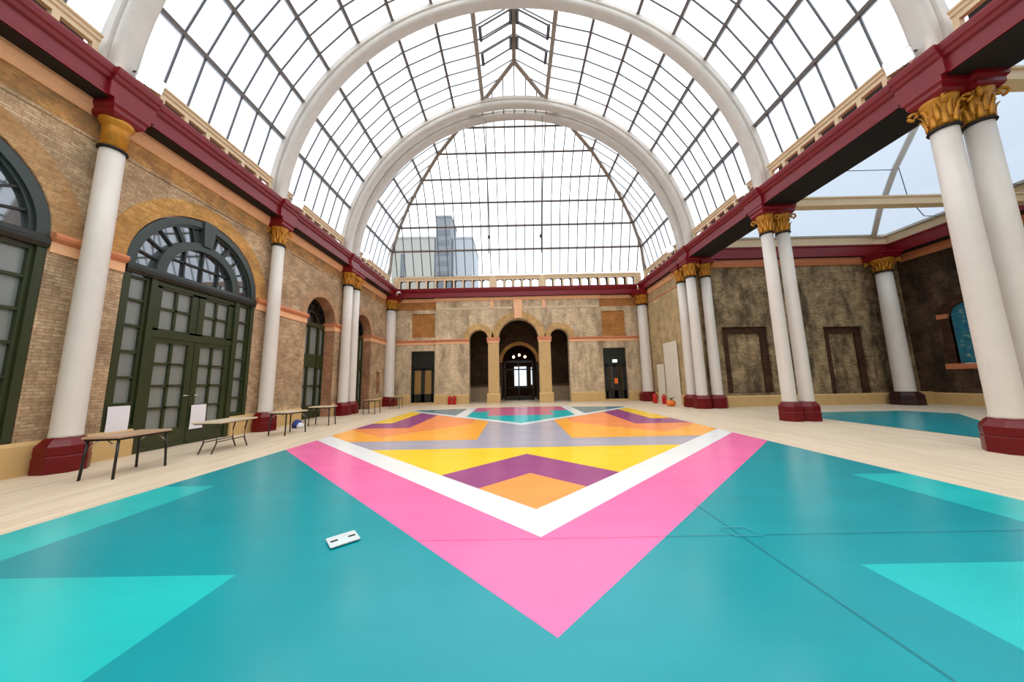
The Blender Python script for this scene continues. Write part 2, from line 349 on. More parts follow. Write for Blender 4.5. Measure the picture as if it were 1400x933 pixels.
# ------------------------------------------------------------------ walls
DOORS = (3.9, 8.83); RB = 14.55, 18.62
def big_loop(c):
    return [(c-1.27, -.1), (c+1.27, -.1), (c+1.27, .62), (c+1.86, .62)]+arc(c, 4.7, 1.86, 0, PI, 28)+[(c-1.86, .62), (c-1.27, .62)]
b = MB()
b.plate([(-6, -.3), (YB+.5, -.3), (YB+.5, 8.62), (-6, 8.62)], [big_loop(c) for c in DOORS]+[arch_loop(c, 1.1, 4.72, -.1) for c in RB]+[[(20.65, .95), (21.15, .95), (21.15, 2.4), (20.65, 2.4)]], fY, XL, XL-1.15, 0, 1)
b.box(XL-.35, XL-.2, 20.6, 21.2, .9, 2.45)
wl = struct(b.build('wall_left', [M['brickL'], M['reveal']]))
for c in DOORS:
    b = MB(); b.ring2d((c, 4.7), 1.87, 2.3, 0, PI, 36, fY, XL+.012, XL-.05); b.build('brick_arch', M['brickO'] if c > 5 else M['brickT'], wl)
for c in RB:
    b = MB(); b.ring2d((c, 4.72), 1.11, 1.48, 0, PI, 28, fY, XL+.008, XL-.05); b.build('brick_arch', M['brickT2'], wl)
b = MB(); b.box(XL-.05, XL+.015, Y0, YB, 7.16, 7.62); b.build('brick_frieze', M['brickF'], wl)
b = MB(); b.box(XL-.05, XL+.028, Y0, YB, 7.1, 7.16); b.build('string_course', M['brickL'], wl)

# impost bands and cornice on the left wall
def band_segments(ax0, ax1, gaps):
    segs = []; p = ax0
    for g0, g1 in sorted(gaps): segs.append((p, g0)); p = g1
    segs.append((p, ax1)); return [s for s in segs if s[1]-s[0] > .05]
b = MB()
prof_low = [(0, 4.34), (.035, 4.34), (.035, 4.56), (0, 4.56)]
prof_top = [(0, 4.56), (.05, 4.56), (.11, 4.62), (.13, 4.68), (.1, 4.74), (0, 4.76)]
for y0, y1 in band_segments(Y0, YB, [(c-1.87, c+1.87) for c in DOORS]+[(c-1.1, c+1.1) for c in RB]):
    b.extrude(prof_low, lambda a, z, d: (XL+a, d, z), y0, y1, 0); b.extrude(prof_top, lambda a, z, d: (XL+a, d, z), y0, y1, 1)
for c in RB:            # the band returns into the deep recesses
    b.box(XL-.6, XL, c+1.06, c+1.1, 4.34, 4.56, 0); b.box(XL-.6, XL, c+1.03, c+1.1, 4.56, 4.74, 1)
struct(b.build('trim_1', [M['peach'], M['peach2']]))
b = MB(); b.extrude([(0, 7.62), (.05, 7.62), (.12, 7.75), (.16, 7.86), (.16, 7.99), (0, 7.99)], lambda a, z, d: (XL+a, d, z), Y0, YB-.15)
struct(b.build('trim_2', M['peach']))
# plinths
b = MB()
for y0, y1 in band_segments(Y0, YB, [(c-1.27, c+1.27) for c in DOORS]+[(c-1.1, c+1.1) for c in RB]):
    b.extrude([(0, 0), (.06, 0), (.06, .55), (.02, .62), (0, .62)], lambda a, z, d: (XL+a, d, z), y0, y1)
struct(b.build('baseboard_left', M['plinth']))

# back wall: flanking bays and the projecting centre with three arches
b = MB()
b.plate([(-10.8, -.3), (-6.2, -.3), (-6.2, 8.62), (-10.8, 8.62)], [[(-8.05, -.1), (-6.3, -.1), (-6.3, 3.95), (-8.05, 3.95)], [(-8.05, 4.97), (-6.32, 4.97), (-6.32, 6.8), (-8.05, 6.8)]], fX, YB, YB+.5)
b.plate([(6.2, -.3), (10.2, -.3), (10.2, 8.62), (6.2, 8.62)], [[(6.32, -.1), (8.0, -.1), (8.0, 3.92), (6.32, 3.92)], [(6.35, 4.8), (8.1, 4.8), (8.1, 6.75), (6.35, 6.75)]], fX, YB, YB+.5)
YC = YB-.14
b.plate([(-6.2, -.3), (6.2, -.3), (6.2, 8.62), (-6.2, 8.62)], [arch_loop(.03, 1.5, 4.76, -.1), arch_loop(-2.98, .71, 4.76, -.1), arch_loop(3.09, .69, 4.76, -.1)], fX, YC, YB+.5)
wb = struct(b.build('wall_back', M['brickB']))
b = MB(); b.box(-8.05, -6.32, YB+.07, YB+.2, 4.97, 6.8); b.box(6.35, 8.1, YB+.07, YB+.2, 4.8, 6.75); b.build('brick_panel', M['brickP'], wb)
b = MB(); b.box(-9.6, -6.2, YB-.015, YB+.1, 7.1, 7.7); b.box(6.2, 9.5, YB-.015, YB+.1, 7.1, 7.7); b.build('brick_frieze', M['brickP'], wb)
for cx, r0, r1 in ((.03, 1.51, 2.05), (-2.98, .72, 1.15), (3.09, .70, 1.13)):
    b = MB(); b.ring2d((cx, 4.76), r0, r1, 0, PI, 26, fX, YC-.012, YC+.1); b.build('brick_arch', M['brickP2'], wb)
b = MB()                # pier shafts between the arches are smooth ochre
for x0, x1 in ((-2.26, -1.48), (1.54, 2.39)):
    b.box(x0, x1, YC-.02, YC+.1, .7, 4.5)
b.build('pier_face', M['plinth'], wb)
b = MB(); b.box(-6.19, -.42, YC-.02, YC+.1, 7.02, 7.2); b.build('string_course', M['stringtan'], wb)
b = MB(); b.box(.48, 6.19, YC-.02, YC+.1, 7.02, 7.2); b.build('string_course', M['stringtan'], wb)
b = MB()
for x0, x1, yy in ((-9.6, -6.2, YB), (-6.25, -3.7, YC), (3.78, 6.25, YC), (6.2, 9.5, YB)):
    b.extrude([(0, 4.42), (.03, 4.42), (.03, 4.6), (0, 4.6)], lambda a, z, d, yy=yy: (d, yy-a, z), x0, x1, 0)
    b.extrude([(0, 4.6), (.05, 4.6), (.1, 4.68), (.1, 4.76), (0, 4.78)], lambda a, z, d, yy=yy: (d, yy-a, z), x0, x1, 1)
for x0, x1 in ((-2.36, -1.38), (1.44, 2.49)):
    b.box(x0+.04, x1-.04, YC-.06, YC+.1, 4.45, 4.62, 0); b.box(x0, x1, YC-.1, YC+.1, 4.62, 4.86, 1)
struct(b.build('trim_3', [M['peach'], M['peach2']]))
b = MB()
for x0, x1, yy in ((-9.6, -6.2, YB), (-6.28, 6.28, YC), (6.2, 9.5, YB)):
    b.extrude([(0, 7.7), (.05, 7.7), (.12, 7.82), (.15, 7.9), (.15, 7.99), (0, 7.99)], lambda a, z, d, yy=yy: (d, yy-a, z), x0, x1)
b.extrude([(-.24, 6.3), (.3, 6.3), (.36, 7.7), (-.3, 7.7)], fX, YC-.1, YC+.05)
for x in (-1.95, 2.0): b.box(x-.12, x+.12, YC-.06, YC+.05, 7.1, 7.75)
struct(b.build('trim_4', M['peach']))
b = MB()
for x0, x1, yy in ((-9.55, -8.1, YB), (-6.25, -3.7, YC), (3.78, 6.25, YC), (8.05, 9.45, YB), (-2.38, -1.4, YC), (1.46, 2.5, YC)):
    b.extrude([(0, 0), (.07, 0), (.07, .62), (.03, .72), (0, .72)], lambda a, z, d, yy=yy: (d, yy-a, z), x0, x1)
for x0, x1 in ((-8.1, -6.25), (6.27, 8.05)): b.box(x0, x1, YB-.2, YB+.3, 0, .13)
struct(b.build('baseboard_back', M['plinth']))

# right wall beyond the columns, and the aisle behind the right colonnade
KA = 1.065
YA = 16.5; XS = 21.0
def sc(x, y, z, k=KA): return ((x+.332)*k-.332, y*k, (z-1.574)*k+1.574)
b = MB(); b.box(XR, XR+.4, YA-.02, YB+.5, -.2, 8.62)
wr = struct(b.build('wall_right', M['brickR']))
b = MB(); b.box(XR-.025, XR+.1, YA+.3, YB, 7.0, 7.06); b.build('string_course', M['peach2'], wr)
b = MB(); b.extrude([(0, 7.62), (.05, 7.62), (.14, 7.8), (.16, 7.99), (0, 7.99)], lambda a, z, d: (XR-a, d, z), YA+.2, YB-.15); struct(b.build('trim_5', M['peach']))
b = MB()
rec = [(16.4, .5, 18.5, 4.15), (10.95, .7, 13.4, 4.25)]
b.plate([(9.7, -.3), (XS+.5, -.3), (XS+.5, 8.7), (9.7, 8.7)], [[(x0, z0), (x1, z0), (x1, z1), (x0, z1)] for x0, z0, x1, z1 in rec], fX, YA, YA+.35)
wa = struct(b.build('wall_aisle_back', M['brickA']))
for x0, z0, x1, z1 in rec:
    b = MB(); w = .34
    b.plate([(x0, z0), (x1, z0), (x1, z1), (x0, z1)], [[(x0+w, z0+.02), (x1-w, z0+.02), (x1-w, z1-w), (x0+w, z1-w)]], fX, YA+.1, YA+.3); b.build('blocked_doorway_surround', M['brickRed'], wa)
    b = MB(); b.box(x0+w-.02, x1-w+.02, YA+.2, YA+.34, z0, z1-w+.02); b.build('blocked_doorway_infill', M['brickA'], wa)
b = MB()
b.plate([(-6, -.3), (YA+.3, -.3), (YA+.3, 8.7), (-6, 8.7)], [arch_loop(14.3, .62, 4.3, 1.98)], fY, XS, XS+.3)
ws = struct(b.build('wall_aisle_side', M['brickS']))
b = MB(); b.ring2d((14.3, 4.3), .63, .95, 0, PI, 18, fY, XS-.02, XS+.1); b.build('brick_arch', M['brickRed'], ws)
b = MB(); b.box(XS-.02, XS+.1, 13.35, 13.68, 2, 4.3); b.box(XS-.02, XS+.1, 14.92, 15.25, 2, 4.3); b.build('brick_jamb', M['brickRed'], ws)
b = MB()
b.box(XS-.12, XS+.1, 13.3, 15.3, 1.72, 1.98, 0)
for y0, y1 in ((13.3, 13.68), (14.92, 15.3)): b.box(XS-.1, XS+.1, y0, y1, 4.2, 4.42, 0)
b.extrude([(0, 7.6), (.06, 7.6), (.16, 7.8), (.16, 7.98), (0, 7.98)], lambda a, z, d: (XS-a, d, z), Y0, YA-.2, 0)
b.extrude([(0, 7.6), (.06, 7.6), (.16, 7.8), (.16, 7.98), (0, 7.98)], lambda a, z, d: (d, YA-a, z), 9.9, XS-.1, 0)
struct(b.build('trim_6', M['peach2']))
b = MB()
b.extrude([(0, 0), (.07, 0), (.07, .5), (.03, .58), (0, .58)], lambda a, z, d: (d, YA-a, z), 9.9, XS)
b.extrude([(0, 0), (.07, 0), (.07, .5), (.03, .58), (0, .58)], lambda a, z, d: (XS-a, d, z), Y0, YA)
b.box(19.9, XS-.05, YA-.5, YA-.05, 0, .62)
struct(b.build('baseboard_aisle', M['plinth']))
b = MB(); b.extrude([(0, 0), (.06, 0), (.06, .55), (.02, .62), (0, .62)], lambda a, z, d: (XR-a, d, z), YA+.3, YB); struct(b.build('baseboard_right', M['plinth']))
# wall behind the camera closing the hall
b = MB(); b.box(-10.8, XS+.5, -6.4, -5.95, -.2, 8.6); struct(b.build('wall_front', M['brickB']))
# mural in the round-headed niche
o = MB(); o.plate(arch_loop(14.3, .612, 4.3, 1.99), [], fY, XS+.12, XS+.2); o = o.build('mural_panel', M['mural']); tag(o, 'teal painted mural panel with pale foliage in a round-headed niche of the dark side wall', 'mural')

# ------------------------------------------------------------------ arched door units on the left wall
def door_unit(name, c, X, hw, deep=False):
    r = setting(name, (X, c, 0))
    f = lambda u, z, d: (X+d, c+u, z)
    if not deep:
        fr = MB()                                              # posts, jambs, bottom frame
        for u0, u1, z0, z1 in ((-1.85, -1.73, .63, 4.4), (1.73, 1.85, .63, 4.4), (-1.27, -1.13, 0, 4.4), (1.13, 1.27, 0, 4.4)):
            fr.box(X-.16, X+.06, c+u0, c+u1, z0, z1)
        fr.box(X-.16, X+.02, c-1.13, c+1.13, 4.28, 4.42); fr.box(X-.16, X+.03, c-1.13, c+1.13, 2.9, 3.08)
        for s in (-1, 1): fr.box(X-.16, X+.04, c+min(s*1.27, s*1.73), c+max(s*1.27, s*1.73), .63, .72)
        fo = fr.build('door_frame', M['dgreen'], r)
        tb = MB(); tb.extrude([(-.16, 4.4), (.09, 4.4), (.13, 4.48), (.13, 4.56), (.08, 4.66), (-.16, 4.66)], lambda a, z, d: (X+a, c+d, z), -1.85, 1.85); tb.build('transom_bar', M['dblack'], r)
        for s in (-1, 1):                                       # side lights
            u0, u1 = (1.28, 1.73) if s > 0 else (-1.73, -1.28)
            sl = MB(); w = .06
            sl.box(X-.12, X+.01, c+u0, c+u0+w, .7, 4.4); sl.box(X-.12, X+.01, c+u1-w, c+u1, .7, 4.4)
            for z in (.72, 1.22, 1.85, 2.48, 3.12, 3.76, 4.34): sl.box(X-.11, X, c+u0+w, c+u1-w, z-.03, z+.03)
            so = sl.build('side_light', M['dgreen'], r)
            g = MB(); g.box(X-.09, X-.07, c+u0+.02, c+u1-.02, .72, 4.38); g.build('pane', M['frost'], so)
        for s in (-1, 1):                                       # upper lights over the leaves
            u0, u1 = (.02, 1.13) if s > 0 else (-1.13, -.02); w = .17
            ul = MB(); ul.box(X-.13, X, c+u0, c+u0+w, 3.08, 4.28); ul.box(X-.13, X, c+u1-w, c+u1, 3.08, 4.28)
            ul.box(X-.13, X, c+u0, c+u1, 3.06, 3.14); ul.box(X-.13, X, c+u0, c+u1, 4.22, 4.3)
            um = (u0+u1)/2; ul.box(X-.12, X-.02, c+um-.03, c+um+.03, 3.1, 4.28); ul.box(X-.12, X-.02, c+u0+.1, c+u1-.1, 3.66, 3.72)
            uo = ul.build('upper_light', M['dgreen'], r)
            g = MB(); g.box(X-.1, X-.08, c+u0+.05, c+u1-.05, 3.1, 4.26); g.build('pane', M['frost'], uo)
        for s in (-1, 1):                                       # the two leaves
            u0, u1 = (.01, 1.125) if s > 0 else (-1.125, -.01); w = .16
            dl = MB(); dl.box(X-.13, X+.01, c+u0, c+u0+w, .01, 2.9); dl.box(X-.13, X+.01, c+u1-w, c+u1, .01, 2.9)
            dl.box(X-.13, X+.01, c+u0+w, c+u1-w, 2.78, 2.9); dl.box(X-.13, X+.01, c+u0+w, c+u1-w, .01, .5)
            um = (u0+u1)/2; dl.box(X-.12, X-.01, c+um-.028, c+um+.028, .5, 2.8)
            for z in (1.06, 1.64, 2.22): dl.box(X-.12, X-.01, c+u0+w, c+u1-w, z-.028, z+.028)
            dl.box(X-.12, X+.03, c+u0+.05, c+u1-.05, .03, .12)
            do = dl.build('door_leaf', M['dgreen'], r)
            g = MB(); g.box(X-.09, X-.07, c+u0+.1, c+u1-.1, .45, 2.82); g.build('pane', M['frost'], do)
            hd = MB(); ux = u0+.08 if s > 0 else u1-.08
            hd.tube([(X+.02, c+ux, 1.36), (X+.09, c+ux, 1.36), (X+.09, c+ux+s*.14, 1.36)], .017); hd.build('handle', M['chrome'], do)
        # fanlight: outer hoop, inner hoop, keyblock and bars
        fl = MB(); fl.ring2d((0, 4.66), 1.68, 1.86, 0, PI, 36, f, -.16, .06); fl.ring2d((0, 4.66), .97, 1.2, 0, PI, 28, f, -.16, .05)
        fl.ring2d((0, 4.66), 1.62, 1.7, 0, PI, 36, f, -.16, .0)
        fo = fl.build('fanlight', M['dgrey'], r)
        kb = MB(); kb.extrude([(-.13, 5.8), (.13, 5.8), (.2, 6.56), (-.2, 6.56)], f, -.16, .1); kb.build('keystone', M['dgrey'], fo)
        fb = MB()
        for a in (14, 29, 44, 61, 76, 104, 119, 136, 151, 166):
            ca, sa = math.cos(math.radians(a)), math.sin(math.radians(a))
            wd = .05 if a in (61, 119) else .022
            P = [(1.18*ca-wd*sa, 4.66+1.18*sa+wd*ca), (1.18*ca+wd*sa, 4.66+1.18*sa-wd*ca), (1.7*ca+wd*sa, 4.66+1.7*sa-wd*ca), (1.7*ca-wd*sa, 4.66+1.7*sa+wd*ca)]
            fb.extrude(P, f, -.13, -.02)
        for u in (-.5, 0, .5): fb.box(X-.13, X-.02, c+u-.025, c+u+.025, 4.62, 4.66+math.sqrt(.98**2-u*u))
        fb.box(X-.13, X-.02, c-.86, c+.86, 5.1, 5.15)
        fb.build('glazing_bars', M['dblack'], fo)
        g = MB(); g.plate(arch_loop(0, 1.72, 4.66, 4.6), [], f, -.1, -.08); g.build('pane', M['mirror'], fo)
    else:
        fr = MB()
        for u0, u1, z0, z1 in ((-1.2, -1.06, 0, 4.5), (1.06, 1.2, 0, 4.5), (-.72, -.6, 0, 4.5), (.6, .72, 0, 4.5)): fr.box(X-.12, X+.05, c+u0, c+u1, z0, z1)
        fr.box(X-.12, X+.08, c-1.2, c+1.2, 4.42, 4.62); fr.box(X-.12, X+.03, c-1.2, c+1.2, 2.45, 3.08); fr.box(X-.12, X+.03, c-1.2, c+1.2, 0, .62)
        fr.box(X-.12, X, c-1.1, c+1.1, 1.5, 1.58); fr.box(X-.12, X+.02, c-.06, c+.06, 0, 4.42)
        fr.build('door_frame', M['dgreen'], r)
        g = MB(); g.box(X-.09, X-.06, c-1.15, c+1.15, .5, 4.45); g.build('pane', M['frost'], r)
        fl = MB(); fl.ring2d((0, 4.62), 1.05, 1.22, 0, PI, 24, f, -.12, .05); fl.ring2d((0, 4.62), .5, .6, 0, PI, 18, f, -.12, .02)
        fo = fl.build('fanlight', M['dblack'], r)
        fb = MB()
        for a in (30, 60, 90, 120, 150):
            ca, sa = math.cos(math.radians(a)), math.sin(math.radians(a)); wd = .02
            fb.extrude([(.58*ca-wd*sa, 4.62+.58*sa+wd*ca), (.58*ca+wd*sa, 4.62+.58*sa-wd*ca), (1.08*ca+wd*sa, 4.62+1.08*sa-wd*ca), (1.08*ca-wd*sa, 4.62+1.08*sa+wd*ca)], f, -.1, -.01)
        fb.build('glazing_bars', M['dblack'], fo)
        g = MB(); g.plate(arch_loop(0, 1.12, 4.62, 4.55), [], f, -.09, -.06); g.build('pane', M['darkglass'], fo)
    return r
door_unit('door_1', DOORS[0], XL-.06, 1.85); door_unit('door_2', DOORS[1], XL-.06, 1.85)
door_unit('door_3', RB[0], XL-.58, 1.1, True); door_unit('door_4', RB[1], XL-.58, 1.1, True)

# doors in the back wall
def back_door(name, x0, x1, z1, amber):
    y = YB+.12; r = setting(name, (x0, y, 0)); fr = MB(); w = .1
    fr.box(x0, x0+w, y-.06, y+.1, .13, z1); fr.box(x1-w, x1, y-.06, y+.1, .13, z1); fr.box(x0, x1, y-.06, y+.1, z1-.1, z1); fr.box(x0, x1, y-.06, y+.1, 2.64, 2.78)
    fr.box(x0+w, x1-w, y, y+.08, 2.78, z1-.1)
    fr.build('door_frame', M['dblack'], r)
    xm = (x0+x1)/2
    for a, c in ((x0+w, xm-.01), (xm+.01, x1-w)):
        lf = MB(); lf.box(a, a+.13, y-.02, y+.06, .14, 2.64); lf.box(c-.13, c, y-.02, y+.06, .14, 2.64); lf.box(a, c, y-.02, y+.06, 2.5, 2.64); lf.box(a, c, y-.02, y+.06, .14, .75)
        lo = lf.build('door_leaf', M['dblack'], r)
        g = MB(); g.box(a+.1, c-.1, y+.01, y+.03, .7, 2.55); g.build('pane', M['ambglass'] if amber else M['darkglass'], lo)
    return r
back_door('door_5', -8.03, -6.32, 3.93, True)
back_door('door_6', 6.34, 7.98, 3.9, False)
o = MB(); o.box(7.0, 7.32, YB-.02, YB+.05, 2.82, 3.02); o = o.build('exit_sign', M['sign']); tag(o, 'small lit pale green exit sign over the right-hand dark door', 'sign')
o = MB(); o.box(7.06, 7.3, YB+.02, YB+.11, 1.25, 1.65); o = o.build('door_notice', M['orangepot']); tag(o, 'small amber notice in the glass of the right-hand back door', 'notice')

# ------------------------------------------------------------------ corridor seen through the three arches
b = MB()
b.box(-6, -5.8, YB+.5, 31, -.1, 6.8, 0); b.box(5.8, 6, YB+.5, 31, -.1, 6.8, 0)
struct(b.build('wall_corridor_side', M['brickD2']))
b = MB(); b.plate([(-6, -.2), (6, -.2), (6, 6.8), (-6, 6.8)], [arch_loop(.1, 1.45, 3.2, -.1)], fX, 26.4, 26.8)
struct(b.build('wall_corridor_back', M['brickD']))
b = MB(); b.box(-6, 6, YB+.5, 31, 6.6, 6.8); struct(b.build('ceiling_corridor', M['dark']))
b = MB(); b.box(-5.8, -1.5, 26.0, 26.4, 0, 1.15, 0); b.box(1.75, 5.8, 26.0, 26.4, 0, 1.15, 0); b.box(-5.8, -1.5, 25.9, 26.4, 1.15, 1.3, 1); b.box(1.75, 5.8, 25.9, 26.4, 1.15, 1.3, 1)
struct(b.build('baseboard_corridor', [M['stone'], M['brown']]))
r = setting('door_7', (.1, 26.2, 0)); fr = MB()
for x in (-1.2, -.02, 1.16): fr.box(x, x+.1, 26.1, 26.25, 0, 3.25)
fr.box(-1.2, 1.26, 26.1, 26.25, 3.15, 3.3); fr.box(-1.2, 1.26, 26.1, 26.25, 0, .3); fr.box(-1.2, 1.26, 26.12, 26.22, 1.0, 1.06); fr.box(-1.2, 1.26, 26.1, 26.24, 2.5, 2.6)
fr.build('door_frame', M['black'], r)
b = MB(); b.ring2d((.1, 3.2), 1.46, 1.75, 0, PI, 20, fX, 26.37, 26.5); b.build('brick_arch', M['brickO'], r)
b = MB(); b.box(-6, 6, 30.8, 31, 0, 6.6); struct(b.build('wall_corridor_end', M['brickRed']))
b = MB(); b.box(-2.05, -1.75, 30.7, 30.8, 1.2, 3.0); b.box(-.35, .85, 30.7, 30.8, 1.1, 3.0); b.box(1.3, 1.5, 30.7, 30.8, 1.2, 2.9)
struct(b.build('window_1', M['daylight']))
for k, (x, z) in enumerate(((-.38, 3.6), (.1, 3.75), (.58, 3.6))):
    lp = ('left', 'middle', 'right')[k]
    t = thing('wall_lamp', (x, 26.3, z), 'small warm glowing lamp over the corridor door, the %s one of three' % lp, 'lamp', 'corridor lamps')
    b = MB(); b.lathe([(.02, -.1), (.09, -.04), (.1, .03), (.05, .1), (.01, .12)], (x, 26.02, z), 12); b.build('globe', M['lampwarm'], t)
    b = MB(); b.tube([(x, 26.4, z-.05), (x, 26.02, z-.12)], .02); b.build('arm', M['black'], t)

# ------------------------------------------------------------------ columns
def octagon(r, z, c): return [(c[0]+r*math.cos(PI/8+PI/4*i), c[1]+r*math.sin(PI/8+PI/4*i), c[2]+z) for i in range(8)]
def column(x, y, label, r0=.208, r1=.192, kind='leaf', face=1, dim=False):
    c = (x, y, 0); t = thing('column', (x, y, 0), label, 'column', 'white columns with oxblood bases')
    b = MB(); q = r0/.215
    b.rings([octagon(r*q, z, c) for r, z in ((.365, 0), (.365, .3), (.35, .315), (.35, .335), (.36, .35), (.36, .5), (.33, .55), (.315, .57), (.28, .62), (.24, .66))], 0, False)
    b.build('base', M['oxshade'] if dim else M['oxblood'], t)  # aisle corner base: the shade there is put into a darker oxblood
    b = MB(); b.lathe([(r0*1.06, .655), (r0*1.02, .7), (r0, .8), (r0*.985, 2.6), (r0*.94, 4.6), (r1, 6.9)], c, 32); b.build('shaft', M['colwhite'], t)
    b = MB(); b.lathe([(r1, 6.89), (r1*1.17, 6.9), (r1*1.22, 6.925), (r1*1.17, 6.95), (r1, 6.96)], c, 28); b.build('necking', M['beamdark'], t)
    if kind == 'plain':
        b = MB(); b.lathe([(r1*1.03, 6.95), (r1*1.04, 7.42), (r1*1.1, 7.46), (r1*1.35, 7.53), (r1*1.42, 7.58), (r1*1.38, 7.62), (r1, 7.62)], c, 32); b.build('capital', M['gold'], t)
    else:
        b = MB(); b.lathe([(r1*1.0, 6.95), (r1*1.02, 7.15), (r1*1.1, 7.4), (r1*1.4, 7.58), (r1*1.45, 7.62), (r1*1.0, 7.62)], c, 24)
        for ring, (zb, zt, n, off) in enumerate(((6.98, 7.3, 8, 0), (7.1, 7.5, 8, PI/8))):       # two rows of curling leaves
            for i in range(n):
                a = 2*PI*i/n+off; ca, sa = math.cos(a), math.sin(a); w = r1*.34; R = []
                for k in range(6):
                    f = k/5; rad = r1*(1.04+.06*f+.32*f**4); z = zb+(zt-zb)*(f if f < .95 else .93); ww = w*(1-.55*f*f)
                    R.append([(x+rad*ca-ww*sa, y+rad*sa+ww*ca, z), (x+(rad+.03)*ca, y+(rad+.03)*sa, z+.004), (x+rad*ca+ww*sa, y+rad*sa-ww*ca, z), (x+(rad-.02)*ca, y+(rad-.02)*sa, z)])
                b.rings(R, 0, True)
        for sx in (-1, 1):                                           # corner volutes
            for sy in (-1, 1):
                d = r1*1.28; px, py = x+sx*d*.95, y+sy*d*.95; P = []
                for k in range(15):
                    a = k/14*2.1*PI; rr = .1*(1-k/20)
                    P.append((px+sx*rr*math.cos(a-PI/2)*.7, py+sy*rr*math.cos(a-PI/2)*.7, 7.5+rr*math.sin(a-PI/2)*1.0))
                b.tube(P, [.034]*14+[.02], 6)
        b.build('capital', M['gold'], t)
    b = MB(); e = r1*1.55
    b.rings([[(x+sx*e*k, y+sy*e*k, z) for sx, sy in ((-1, -1), (1, -1), (1, 1), (-1, 1))] for k, z in ((.8, 7.61), (.95, 7.66), (1.0, 7.7), (1.0, 7.78), (1.14, 7.84), (1.14, 7.95))], 0, False)
    b.build('abacus', M['beamred'], t)
    return t
CX = -9.33
column(CX, 6.25, 'white column with plain gold capital, nearest on the left wall', kind='plain')
column(CX, 11.18, 'white column with leafy gold capital right of the big green arched door, second on the left', r0=.22)
column(CX, 16.2, 'front one of the white column pair on the left wall between the two deep arches', r0=.25, r1=.23)
column(CX, 16.95, 'rear one of the white column pair on the left wall, half hidden by its twin', r0=.25, r1=.23)
column(CX-.02, 22.1, 'thick white column in the far left corner of the hall', r0=.37, r1=.34)
column(9.36, 6.25, 'inner one of the nearest right-hand white column pair', r0=.222, r1=.2)
column(9.93, 6.12, 'outer one of the nearest right-hand white column pair, at the photo edge', r0=.222, r1=.2)
column(9.38, 11.12, 'left one of the free-standing white column pair midway along the right side')
column(9.97, 11.1, 'right one of the free-standing white column pair midway along the right side')
column(9.27, 16.05, 'middle and foremost one of three clustered white columns where the right aisle ends', r0=.25, r1=.23)
column(9.27, 16.95, 'leftmost one of three clustered white columns, a sliver behind the foremost', r0=.25, r1=.23)
column(10.1, 16.1, 'rightmost one of three clustered white columns, against the aisle back wall', r0=.25, r1=.23)
column(9.14, 22.1, 'thick white column in the far right corner by the tall white panel', r0=.37, r1=.33)
column(19.45, 15.9, 'lone greyish white column with base coloured darker for shade in the far corner of the aisle', r0=.36, r1=.31, dim=True)

# ------------------------------------------------------------------ red beams with cornice moulding
def beam(name, prof, fn, d0, d1, label, blocks, blkprof):
    t = thing(name, fn(0, 7.95, (d0+d1)/2), label, 'beam', 'red iron beams')
    b = MB(); b.extrude(prof, fn, d0, d1); b.build('beam_fascia', M['beamred'], t)
    b = MB(); zs = min(z for a, z in prof); a0 = min(a for a, z in prof); a1 = max(a for a, z in prof)
    amx = max(a for a, z in prof if abs(z-zs) < .01); amn = min(a for a, z in prof if abs(z-zs) < .01)
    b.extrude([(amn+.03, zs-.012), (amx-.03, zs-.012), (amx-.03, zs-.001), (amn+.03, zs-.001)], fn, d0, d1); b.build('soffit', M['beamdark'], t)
    for d in blocks:
        b = MB(); b.extrude(blkprof, fn, d-.42, d+.42); b.build('block', M['beamred'], t)
    return t
# a is measured inwards from the wall side towards the hall
def prof(back, front): return [(back, 7.95), (front, 7.95), (front, 8.0), (front-.02, 8.02), (front-.02, 8.3), (front+.04, 8.34), (front+.06, 8.42), (front+.1, 8.46), (front+.12, 8.56), (front+.12, 8.62), (back, 8.62)]
def bprof(front): return [(front-.15, 7.96), (front+.07, 7.96), (front+.07, 8.31), (front+.12, 8.35), (front+.14, 8.43), (front+.18, 8.47), (front+.2, 8.57), (front+.2, 8.625), (front-.15, 8.625)]
beam('beam', prof(-.22, .3), lambda a, z, d: (-9.37+a, d, z), Y0, 22.25, 'long red beam with moulded top running along the left wall', BAYS, bprof(.3))
beam('beam', prof(-.95, .28), lambda a, z, d: (9.37-a, d, z), Y0, 22.25, 'long red beam with black underside carried by the right colonnade', BAYS, bprof(.28))
beam('beam', prof(-.4, .16), lambda a, z, d: (d, 22.6-a, z), -9.0, 9.0, 'straight red beam across the top of the back wall', (), None)
beam('beam', [(-.4, 8.0), (.16, 8.0), (.16, 8.5), (.2, 8.55), (.2, 8.62), (-.4, 8.62)], lambda a, z, d: (d, YA-.15-a, z), 10.35, XS-.75, 'red beam over the stained aisle back wall', (), None)
beam('beam', [(-.4, 8.0), (.16, 8.0), (.16, 8.5), (.2, 8.55), (.2, 8.62), (-.4, 8.62)], lambda a, z, d: (XS-.55-a, d, z), Y0, YA-.1, 'red beam along the dark aisle side wall, mostly behind the nearest right columns', (), None)
for y, z0, z1, lab in ((11.15, 7.96, 8.32, 'cream tie beam spanning the aisle from the middle right column pair'), (6.15, 7.9, 8.24, 'cream tie beam spanning the aisle from the nearest right column pair')):
    t = thing('tie_beam', (14, y, z0), lab, 'beam', 'cream tie beams')
    b = MB(); b.box(10.36, XS-.8, y-.12, y+.12, z0+.06, z1-.06); b.build('web', M['cream'], t)
    b = MB(); b.box(10.36, XS-.8, y-.16, y+.16, z1-.06, z1); b.box(10.36, XS-.8, y-.16, y+.16, z0, z0+.06); b.build('flange', M['cream'], t)

